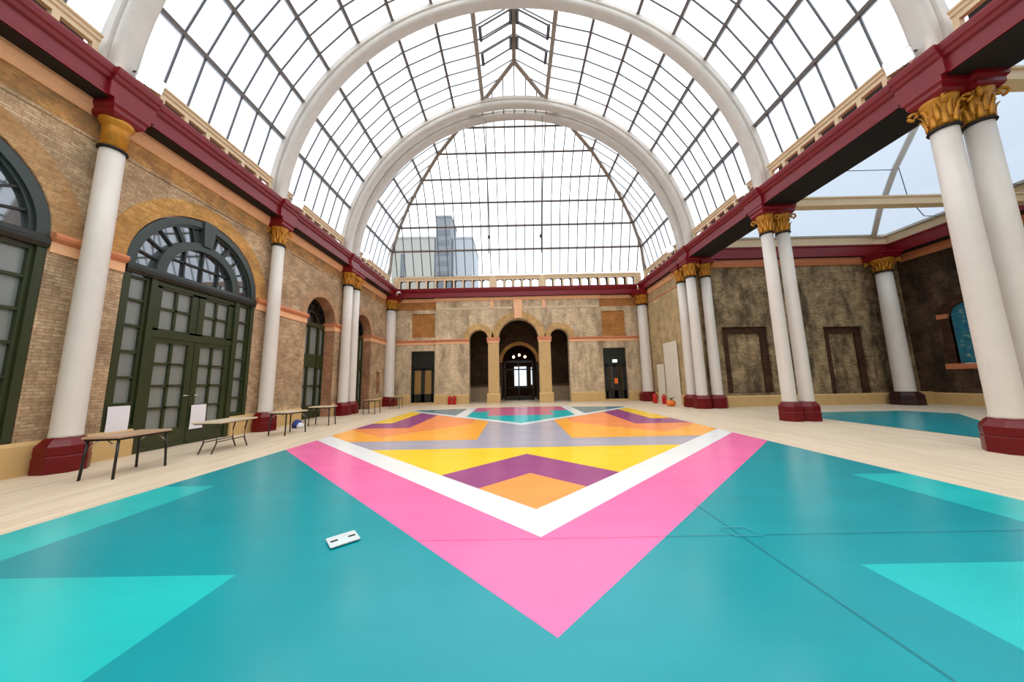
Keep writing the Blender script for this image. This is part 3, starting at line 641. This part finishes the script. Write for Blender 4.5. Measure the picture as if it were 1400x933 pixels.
# ------------------------------------------------------------------ cream parapets with open slots above the beams
def slot_plate(fn, p0, p1, n, z0, z1, d0, d1, solid=False):
    """backing strip pierced by n round-headed slots"""
    b = MB(); st = (p1-p0)/n; H = []
    for k in range(n):
        c = p0+st*(k+.5); hw = st*.36; H.append([(c-hw, z0+.03), (c+hw, z0+.03)]+[(c+hw*math.cos(a), z1-.3+.13*math.sin(a)) for a in [PI*i/8 for i in range(9)]])
    b.plate([(p0, z0), (p1, z0), (p1, z1), (p0, z1)], [] if solid else H, fn, d0, d1); return b
def parapet(label, fn, runs, zt=9.54, solid=False, piers=()):
    mid = runs[len(runs)//2]; t = thing('parapet', fn((mid[0]+mid[1])/2, 8.62, 0), label, 'parapet', 'cream slotted parapets')
    for p0, p1 in piers:
        b = MB(); b.extrude([(p0, 8.63), (p1, 8.63), (p1, zt+.02), (p0, zt+.02)], lambda a, z, d: fn(a, z, d), 0, .14); b.build('pier', M['cream'], t)
    for p0, p1, n in runs:
        b = MB(); st = (p1-p0)/n
        b.extrude([(.0, 9.26), (.12, 9.26), (.12, 9.36), (.16, 9.4), (.16, 9.46), (.2, 9.5), (.2, zt), (0, zt)], lambda a, z, d: fn(d, z, a), p0, p1); b.build('rail', M['cream'], t)
        for k in range(n+1):
            q = p0+st*k; w = .11 if 0 < k < n else .2
            b = MB(); b.extrude([(max(p0, q-w/2), 8.63), (min(p1, q+w/2), 8.63), (min(p1, q+w/2), 9.26), (max(p0, q-w/2), 9.26)], lambda a, z, d: fn(a, z, d), 0, .12); b.build('post', M['cream'], t)
        slot_plate(fn, p0, p1, n, 8.63, 9.5, -.3, -.26, solid).build('slotted_panel', M['dark'], t)
    return t
rib_y = (6.25, 11.18, 16.15, 16.95)
parapet('cream slotted parapet above the left red beam', lambda p, z, d: (-9.68+d, p, z), [(1.4, 5.92, 7), (6.58, 10.86, 7), (11.5, 15.85, 7), (17.25, 22.0, 8)], solid=True, piers=((22.01, 22.3),))
parapet('cream slotted parapet above the right red beam', lambda p, z, d: (9.68-d, p, z), [(1.4, 5.92, 7), (6.58, 10.86, 7), (11.5, 15.85, 7), (17.25, 22.0, 8)], piers=((22.01, 22.3),))
parapet('cream slotted parapet above the back red beam, under the hipped glazing', lambda p, z, d: (p, 22.55-d, z), [(-9.0, -2.0, 10), (-1.65, 1.75, 5), (2.1, 9.0, 10)], piers=((-9.36, -9.01), (-1.99, -1.66), (1.76, 2.09), (9.01, 9.36)))
# cream gutter boards over the aisle beams
b = MB(); b.box(10.3, XS-.6, YA-.34, YA-.1, 8.63, 9.05); b.box(10.3, XS-.6, YA-.4, YA-.1, 9.05, 9.16); b.box(XS-.75, XS-.5, Y0, YA-.35, 8.63, 9.05); b.box(XS-.82, XS-.5, Y0, YA-.35, 9.05, 9.16)
struct(b.build('trim_7', M['cream']))

# ------------------------------------------------------------------ white arched ribs of the vault
def rib(y, label, w=.44):
    t = thing('arch_rib', (0, y, 8.62), label, 'arch', 'white vault ribs')
    r0, r1 = 9.3, 9.82; n = 72; S = []
    prof_ = [(-.5, .0), (-.5, .35), (-.36, .62), (-.12, .8), (.12, .8), (.36, .62), (.5, .35), (.5, 0), (.5, -.35), (.36, -.6), (.36, -1), (-.36, -1), (-.36, -.6), (-.5, -.35)]
    prof_ = [(-.5, 1), (.5, 1), (.5, .3), (.44, .22), (.36, .18), (.36, -.1), (.44, -.16), (.5, -.24), (.5, -.72), (.42, -.92), (.25, -1), (-.25, -1), (-.42, -.92), (-.5, -.72), (-.5, -.24), (-.44, -.16), (-.36, -.1), (-.36, .18), (-.44, .22), (-.5, .3)]
    a0 = math.asin(.27/9.56); R = []
    for k in range(n+1):
        a = a0+(PI-2*a0)*k/n; ca, sa = math.cos(a), math.sin(a)
        R.append([((r0+r1)/2*ca+q*(r1-r0)/2*ca, y+p*w, ZS+(r0+r1)/2*sa+q*(r1-r0)/2*sa) for p, q in prof_])
    b = MB(); b.rings(R, 0, True); ob = b.build('rib', M['rib'], t)
    md = ob.modifiers.new('edge', 'EDGE_SPLIT'); md.split_angle = math.radians(50)
    for s in (-1, 1):
        b = MB(); b.box(s*9.56-.3, s*9.56+.3, y-.28, y+.28, 8.626, 8.72); b.build('foot_plate', M['cream'], t)
    return t
rib(6.25, 'nearest white arched rib, only its two feet in view at the top corners')
rib(11.18, 'largest complete white arched rib spanning the vault')
rib(16.15, 'front hoop of the smaller double white rib before the hipped end')
rib(16.95, 'rear hoop of the smaller double white rib before the hipped end')

# ------------------------------------------------------------------ glazed vault with hipped end
ceil = setting('ceiling')
b = MB()
for s in (-1, 1):
    for k in range(8): b.add([(s*PX[k], Y0-1, PZ[k]), (s*PX[k], YH[k], PZ[k]), (s*PX[k+1], YH[k+1], PZ[k+1]), (s*PX[k+1], Y0-1, PZ[k+1])], [(0, 1, 2, 3)])
b.build('glazing', M['roofglass'], ceil)
b = MB()
for k in range(8):
    if k < 7: b.add([(-PX[k], YH[k], PZ[k]), (PX[k], YH[k], PZ[k]), (PX[k+1], YH[k+1], PZ[k+1]), (-PX[k+1], YH[k+1], PZ[k+1])], [(0, 1, 2, 3)])
    else: b.add([(-PX[k], YH[k], PZ[k]), (PX[k], YH[k], PZ[k]), (0, YH[8], PZ[8])], [(0, 1, 2)])
b.build('end_glazing', M['endglass'], ceil)
for s in (-1, 1):
    for k in range(1, 8):
        a = math.radians(TH[k]); nn = Vector((s*math.cos(a), 0, math.sin(a)))
        w, h = (.11, .2) if k < 7 else (.2, .24)
        b = MB(); b.strip([(s*PX[k], Y0, PZ[k]), (s*PX[k], YH[k], PZ[k])], [nn, nn], w, h); b.build('purlin', M['purlin'] if k < 7 else M['tan'], ceil)
b = MB(); b.strip([(0, Y0, PZ[8]), (0, YH[8], PZ[8])], [(0, 0, 1)]*2, .2, .22); b.build('ridge_beam', M['tan'], ceil)
for k in range(1, 7):
    b = MB(); nn = Vector((0, .7, .7)); b.strip([(-PX[k], YH[k], PZ[k]), (PX[k], YH[k], PZ[k])], [nn, nn], .11, .17); b.build('purlin', M['purlin'], ceil)
for s in (-1, 1):
    pts = [(s*PX[k], YH[k], PZ[k]) for k in range(9)]
    b = MB(); b.strip(pts, [Vector((p[0]*.6+s*.01, 2.5, p[2]-7)).normalized() for p in pts], .2, .24); b.build('hip_rafter', M['tan'], ceil)
def nrm_at(k): a = math.radians(TH[k]) if k < 8 else PI/2; return math.cos(a), math.sin(a)
yb = 4.2; cnt = 0
while yb < 22.3:
    for s in (-1, 1):
        P = []; NN = []
        for k in range(9):
            if YH[k] >= yb: P.append((s*PX[k], yb, PZ[k]))
            else:
                f = (YH[k-1]-yb)/(YH[k-1]-YH[k]); P.append((s*(PX[k-1]+(PX[k]-PX[k-1])*f), yb, PZ[k-1]+(PZ[k]-PZ[k-1])*f)); NN.append((s*nrm_at(k-1)[0], 0, nrm_at(k-1)[1])); break
            NN.append((s*nrm_at(k)[0], 0, nrm_at(k)[1]))
        if len(P) > 1:
            b = MB(); b.strip(P, NN, .042, .06); b.build('glazing_bar', M['bar'], ceil)
    yb += .62
xb = -9.1
while xb < 9.2:
    P = []
    for k in range(9):
        if abs(xb) <= PX[k]: P.append((xb, YH[k], PZ[k]))
        else:
            f = (PX[k-1]-abs(xb))/(PX[k-1]-PX[k]); P.append((xb, YH[k-1]+(YH[k]-YH[k-1])*f, PZ[k-1]+(PZ[k]-PZ[k-1])*f)); break
    if len(P) > 1:
        b = MB(); b.strip(P, [(0, .7, .7)]*len(P), .06, .06); b.build('glazing_bar', M['bar'], ceil)
    xb += .65
# opening vents in the raised lantern along the ridge
for y in (12.6, 13.75):
    for s in (-1, 1):
        b = MB(); q = [(s*.17, 19.0), (s*1.62, 18.05)]
        for yy in (y-.28, y+.28): b.strip([(q[0][0], yy, q[0][1]), (q[1][0], yy, q[1][1])], [(s*.55, 0, .83)]*2, .045, .06)
        for a, z in q: b.strip([(a, y-.3, z), (a, y+.3, z)], [(s*.55, 0, .83)]*2, .1, .14)
        b.build('lantern_vent', M['steel'], ceil)
# hanging wires with small fixtures below the double rib
for x0, x1, zz, z2, lab in ((-1.75, -1.63, 17.3, 9.75, 'thin hanging wire with a tiny dark fixture, left of the vault centre'), (1.66, 1.33, 17.3, 9.75, 'thin hanging wire with a tiny dark fixture, right of the vault centre')):
    t = thing('hanging_wire', (x1, 16.55, z2), lab, 'wire', 'hanging wires')
    b = MB(); b.tube([(x0, 16.55, zz), (x1, 16.55, z2-1.0)], .03, 6); b.build('wire', M['steel'], t)
    b = MB(); b.lathe([(.01, .12), (.07, .07), (.08, -.03), (.02, -.11)], (x1, 16.55, z2), 10); b.build('fixture', M['black'], t)

# ------------------------------------------------------------------ aisle roof
ra = [(XS-.62, YA-.2, 9.02), sc(18.3, 15.1, 8.6), sc(17.75, 14.25, 9.5), sc(17.6, 13.3, 11.0), sc(17.25, 12.0, 12.3), sc(15.5, 10.0, 13.4)]
ce2 = setting('ceiling_aisle')
b = MB(); XI = 10.3; pk = ra[4]
xin = lambda z: XI+(z-8.95)*(pk[0]-.4-XI)/(pk[2]-8.95) if z > 8.95 else XI
for k in range(4):
    p, q = ra[k], ra[k+1]
    b.add([(xin(p[2]), p[1], p[2]), p, q, (xin(q[2]), q[1], q[2])], [(0, 1, 2, 3)]); b.add([p, (p[0], Y0, p[2]), (q[0], Y0, q[2]), q], [(0, 1, 2, 3)])
b.add([(xin(pk[2]), pk[1], pk[2]), pk, (pk[0], Y0, pk[2]), (xin(pk[2]), Y0, pk[2])], [(0, 1, 2, 3)])
b.add([(xin(q[2]), q[1], q[2]) for q in ra[:5]]+[(xin(pk[2]), Y0, pk[2]), (xin(ra[0][2]), Y0, ra[0][2])], [tuple(range(7))])
b.build('glazing', M['aisleglass'], ce2)
ra = ra[:5]
b = MB(); b.tube(ra, .12, 10); b.build('hip_rafter', M['rib'], ce2)
b = MB()
for k in (3,): p = ra[k]; b.tube([(xin(p[2]), p[1], p[2]), p], .018, 6)
b.build('glazing_bar', M['bar'], ce2)
for yy in (6.5, 9.2, 11.6, 14.0):
    b = MB(); P = [(q[0], yy, q[2]) for q in ra if q[1] >= yy]; b.tube(P if len(P) > 1 else P*2, .018, 6); b.build('glazing_bar', M['bar'], ce2)

# ------------------------------------------------------------------ floodlights at the rib feet
def flood(x, y, z, s, label):
    t = thing('floodlight', (x, y, z), label, 'floodlight', 'floodlights at the rib feet')
    b = MB(); b.box(-.235, .235, -.05, .05, -.155, .155, bev=.02); b.build('housing', M['plate'], None).parent = t
    b = MB(); b.box(-.215, .215, -.06, -.05, -.135, .135); b.build('lens', M['lamp'], None).parent = t
    b = MB(); b.tube([(-.25, 0, 0), (-.25, .12, 0), (.25, .12, 0), (.25, 0, 0)], .016, 6); b.tube([(0, .12, 0), (0, .14, -.3)], .025, 6); b.build('bracket', M['steel'], None).parent = t
    t.rotation_euler = (math.radians(22), 0, math.radians(75) if s < 0 else math.radians(-75))
    return t
for y, s, lab in ((6.5, -1, 'lit floodlight at the left foot of the nearest rib'), (11.6, -1, 'lit floodlight at the left foot of the largest full rib'), (17.0, -1, 'lit floodlight at the left foot of the double rib'),
                  (6.5, 1, 'lit floodlight at the right foot of the nearest rib'), (11.6, 1, 'lit floodlight at the right foot of the largest full rib'), (17.0, 1, 'lit floodlight at the right foot of the double rib')):
    flood(s*(8.86 if y > 16 else 9.05), y, 9.0, s, lab)

# ------------------------------------------------------------------ folding tables along the left wall
def straight_table(cx, cy, rot, lx, ly, label, top):
    t = thing('folding_table', (cx, cy, 0), label, 'table', 'folding tables by the left wall')
    b = MB(); b.box(-lx/2, lx/2, -ly/2, ly/2, .705, .74, bev=.015); b.build('tabletop', top, None).parent = t
    b = MB(); rc = lambda e: [(-lx/2+e, -ly/2+e), (lx/2-e, -ly/2+e), (lx/2-e, ly/2-e), (-lx/2+e, ly/2-e)]
    b.plate(rc(.03), [rc(.055)], lambda a, q, d: (a, q, d), .665, .705); b.build('apron', M['black'], None).parent = t
    for sx in (-1, 1):
        for sy in (-1, 1):
            b = MB(); b.tube([(sx*(lx/2-.06), sy*(ly/2-.06), .67), (sx*(lx/2-.04), sy*(ly/2-.03), 0)], .02, 8); lg = b.build('leg', M['black'], None); lg.parent = t
            b = MB(); b.tube([(sx*(lx/2-.055), sy*(ly/2-.06), .52), (sx*(lx/2-.24), sy*(ly/2-.06), .67)], .009, 6); bo = b.build('folding_brace', M['chrome'], None); bo.parent = lg
    t.rotation_euler.z = rot; return t
def wish_table(cx, cy, rot, lx, ly, label, top):
    t = thing('folding_table', (cx, cy, 0), label, 'table', 'folding tables by the left wall')
    b = MB(); b.box(-lx/2, lx/2, -ly/2, ly/2, .715, .745, bev=.02); b.build('tabletop', top, None).parent = t
    b = MB(); b.box(-lx/2+.04, lx/2-.04, -ly/2+.04, ly/2-.04, .69, .715); b.build('apron', M['brownmetal'], None).parent = t
    for sx in (-1, 1):                      # wishbone end frames: legs close together above, splayed feet
        fr = sx*(lx/2-.2)
        for sy in (-1, 1):
            b = MB(); b.tube([(fr, sy*(ly/2-.1), .69), (fr, sy*(ly/2-.16), .5), (fr, sy*(ly/2-.16), .24), (fr, sy*(ly/2-.05), .0)], .016, 8); b.build('leg', M['brownmetal'], None).parent = t
        b = MB(); b.tube([(fr, -(ly/2-.16), .26), (fr, (ly/2-.16), .26)], .012, 6); b.build('stretcher', M['brownmetal'], None).parent = t
    t.rotation_euler.z = rot; return t
straight_table(-7.75, 6.02, 0.09, .62, .95, 'tan-topped folding table with straight black legs, nearest on the left', M['tabletop'])
wish_table(-7.72, 7.98, .06, .7, 1.15, 'pale-topped folding table with splayed brown legs before the big green door', M['tabletop2'])
straight_table(-7.86, 10.35, -.15, .68, .85, 'small folding table beside the second left column base, a blue and white bag behind it', M['tabletop2'])
straight_table(-8.0, 12.4, .05, .85, .55, 'pale folding table before the first deep arched doorway', M['tabletop2'])
straight_table(-8.05, 16.75, 0, .7, .7, 'folding table just past the left column pair', M['tabletop'])
straight_table(-7.95, 19.9, 0, .7, .6, 'farthest folding table, near the far left corner column', M['tabletop'])
t = thing('cloth_bag', (-8.55, 11.75, 0), 'small blue and white cloth bag on the floor under a folding table', 'bag')
b = MB(); b.lathe([(.04, 0), (.15, .02), (.17, .12), (.13, .24), (.05, .3)], (-8.55, 11.75, 0), 14, rfn=lambda i, n, z: 1+.12*math.sin(i*2.1)); b.build('body', M['blue'], t)
b = MB(); b.lathe([(.02, 0), (.1, .01), (.11, .1), (.05, .19), (.01, .2)], (-8.37, 11.68, 0), 12, rfn=lambda i, n, z: 1+.15*math.sin(i*1.7)); b.build('wrapping', M['bagwhite'], t)

# paper sheets on the doors
def sheet(x, y0, y1, z0, z1, lean, label):
    b = MB(); R = []
    for k in range(5):
        f = k/4; z = z0+(z1-z0)*f; xx = x+lean*(1-f)+.01*math.sin(f*3)
        R.append([(xx, y0, z), (xx+.006, y0, z), (xx+.006, y1, z), (xx, y1, z)])
    b.rings(R, 0, False); o = b.build('paper_sheet', M['paper']); tag(o, label, 'paper', 'paper sheets on the doors')
sheet(-9.6, 7.03, 7.44, .57, 1.18, 0, 'white sheet on the side light behind the nearest folding table')
sheet(-9.645, 8.9, 9.33, .4, 1.08, 0, 'white sheet on the right leaf of the big green double door')
sheet(-10.12, 13.66, 14.1, .84, 1.8, 0, 'white sheet in the first deep arched doorway')

# ------------------------------------------------------------------ small things on the floor and walls
def extinguisher(x, y, label, h=.52, r=.1):
    t = thing('fire_extinguisher', (x, y, 0), label, 'fire extinguisher', 'fire extinguishers')
    b = MB(); b.lathe([(r*.9, 0), (r, .02), (r, h*.78), (r*.8, h*.88), (r*.3, h*.95), (r*.3, h)], (x, y, 0), 18); b.build('cylinder', M['red'], t)
    b = MB(); b.tube([(x, y, h), (x-.02, y-.06, h+.05), (x, y-.12, h+.07)], .016, 6); b.build('valve_handle', M['black'], t)
    b = MB(); b.tube([(x, y, h), (x+r*1.1, y-.03, h*.9), (x+r*1.25, y-.04, h*.45)], .014, 6); b.build('hose', M['black'], t)
extinguisher(-5.02, 22.3, 'left one of two red fire extinguishers at the back wall plinth', .62, .13)
extinguisher(-4.7, 22.3, 'right one of two red fire extinguishers at the back wall plinth', .62, .13)
extinguisher(8.6, 19.95, 'red fire extinguisher nearer the far right corner column, left of its twin', .6, .14)
extinguisher(8.82, 19.2, 'red fire extinguisher beside the orange pot by the right wall', .58, .13)
t = thing('plant_pot', (8.42, 17.6, 0), 'squat round orange pot with pale green leaves on the floor by the right wall', 'plant pot')
b = MB(); b.lathe([(.08, 0), (.18, .03), (.24, .14), (.22, .26), (.12, .33), (.06, .33)], (8.42, 17.6, 0), 22, rfn=lambda i, n, z: 1+.05*math.cos(i*PI)); b.build('pot', M['orangepot'], t)
b = MB()
for k in range(9):
    a = k*2.4; l = .16+.06*(k % 3)
    R = []
    for j in range(5):
        f = j/4; rad = l*f*.9; w = .05*math.sin(PI*min(.98, f*.9+.08)); z = .32+.34*f-.18*f*f
        R.append([(8.44+rad*math.cos(a)-w*math.sin(a), 17.6+rad*math.sin(a)+w*math.cos(a), z), (8.44+rad*math.cos(a), 17.6+rad*math.sin(a), z+.012), (8.44+rad*math.cos(a)+w*math.sin(a), 17.6+rad*math.sin(a)-w*math.cos(a), z), (8.44+rad*math.cos(a), 17.6+rad*math.sin(a), z-.006)])
    b.rings(R, 0, True)
b.build('foliage', M['leaf'], t)
o = MB(); o.box(XR-.09, XR-.06, 18.35, 20.0, 0, 3.8); o = o.build('board_panel', M['panelwhite']); tag(o, 'tall white board panel standing against the far right wall', 'panel')
o = MB(); o.box(XR-.09, XR-.06, 20.15, 21.1, 0, 2.5); o = o.build('board_panel', M['panelwhite']); tag(o, 'low white board panel between the tall one and the corner column', 'panel')
t = thing('security_camera', (-8.75, 22.0, 8.3), 'small white security camera in the far left corner on the red beam', 'camera')
b = MB(); b.box(-8.87, -8.67, 21.85, 22.05, 8.2, 8.32, bev=.03); b.build('housing', M['paper'], t)
b = MB(); b.tube([(-8.78, 22.0, 8.28), (-8.78, 22.44, 8.3)], .03, 8); b.build('bracket', M['paper'], t)

# ------------------------------------------------------------------ buildings outside, seen through the hipped glazing
def block(name, x0, x1, y0, y1, z1, mat, label, wins, band=None):
    t = thing(name, ((x0+x1)/2, y0, -2), label, 'building')
    b = MB(); b.box(x0, x1, y0, y1, -2, z1); b.build('wall', mat, t)
    for k, (a, c, d, e) in enumerate(wins):
        b = MB(); b.box(a, c, y0-.06, y0+.1, d, e); b.build('window', M['bwin'], t)
    b = MB(); b.box(x0-.15, x1+.15, y0-.15, y1+.15, z1, z1+.35); b.build('roof_edge', mat, t)
block('tower_block', -16.0, -12.9, 60, 66, 35.8, M['bldg'], 'grey tower block outside, seen through the hipped end glazing', [(-15.7, -13.2, 23+k*2.2, 24.1+k*2.2) for k in range(5)])
block('office_block', -25.0, -16.3, 60, 70, 31.3, M['bldg2'], 'low beige block outside, left of the grey tower', [(-23.2, -22.3, 22, 28)])
block('office_block', -12.6, -8.6, 61, 72, 31.5, M['bldg3'], 'pale grey block outside, right of the grey tower', [])
block('long_block', -44, -33, 40, 76, 26.5, M['bldg3'], 'long pale block outside beyond the left slope of the glazing', [])

# ------------------------------------------------------------------ daylight
w = bpy.data.worlds.new('sky'); bpy.context.scene.world = w; w.use_nodes = True
nt = w.node_tree; bg = nt.nodes['Background']
g = nt.nodes.new('ShaderNodeTexCoord'); sp = nt.nodes.new('ShaderNodeSeparateXYZ'); nt.links.new(g.outputs['Generated'], sp.inputs[0])
cr = nt.nodes.new('ShaderNodeValToRGB'); nt.links.new(sp.outputs['Z'], cr.inputs['Fac'])
e = cr.color_ramp.elements; e[0].position = 0; e[0].color = (.56, .61, .68, 1); e[1].position = .95; e[1].color = (1, 1, 1, 1)
nt.links.new(cr.outputs['Color'], bg.inputs['Color']); bg.inputs['Strength'].default_value = 2.1
sun = bpy.data.lights.new('soft_sun', 'SUN'); sun.energy = 1.6; sun.angle = math.radians(60); sun.color = (1, .98, .95)
so = bpy.data.objects.new('soft_sun', sun); COL.objects.link(so); so.rotation_euler = (math.radians(18), math.radians(6), 0)

# ------------------------------------------------------------------ camera
f_px = 419.04; pitch, yaw, roll = .1304, -.006, -.0205
cam = bpy.data.cameras.new('camera'); co = bpy.data.objects.new('camera', cam); COL.objects.link(co)
cam.sensor_fit = 'HORIZONTAL'; cam.sensor_width = 36; cam.lens = 36*f_px/1400; cam.clip_end = 500; cam.clip_start = .05
fw = Vector((math.sin(yaw)*math.cos(pitch), math.cos(yaw)*math.cos(pitch), math.sin(pitch)))
r = fw.cross(Vector((0, 0, 1))).normalized(); u = r.cross(fw)
r2 = r*math.cos(roll)+u*math.sin(roll); u2 = -r*math.sin(roll)+u*math.cos(roll)
mt = Matrix((r2, u2, -fw)).transposed().to_4x4(); mt.translation = Vector((-.332, 0, 1.574)); co.matrix_world = mt
sc_ = bpy.context.scene; sc_.camera = co
vs = sc_.view_settings; vs.view_transform = 'Standard'; vs.look = 'None'; vs.gamma = 1; vs.use_curve_mapping = False; vs.exposure = 0.3
sc_.cycles.max_bounces = 8; sc_.cycles.transparent_max_bounces = 12; sc_.cycles.diffuse_bounces = 4; sc_.cycles.glossy_bounces = 3
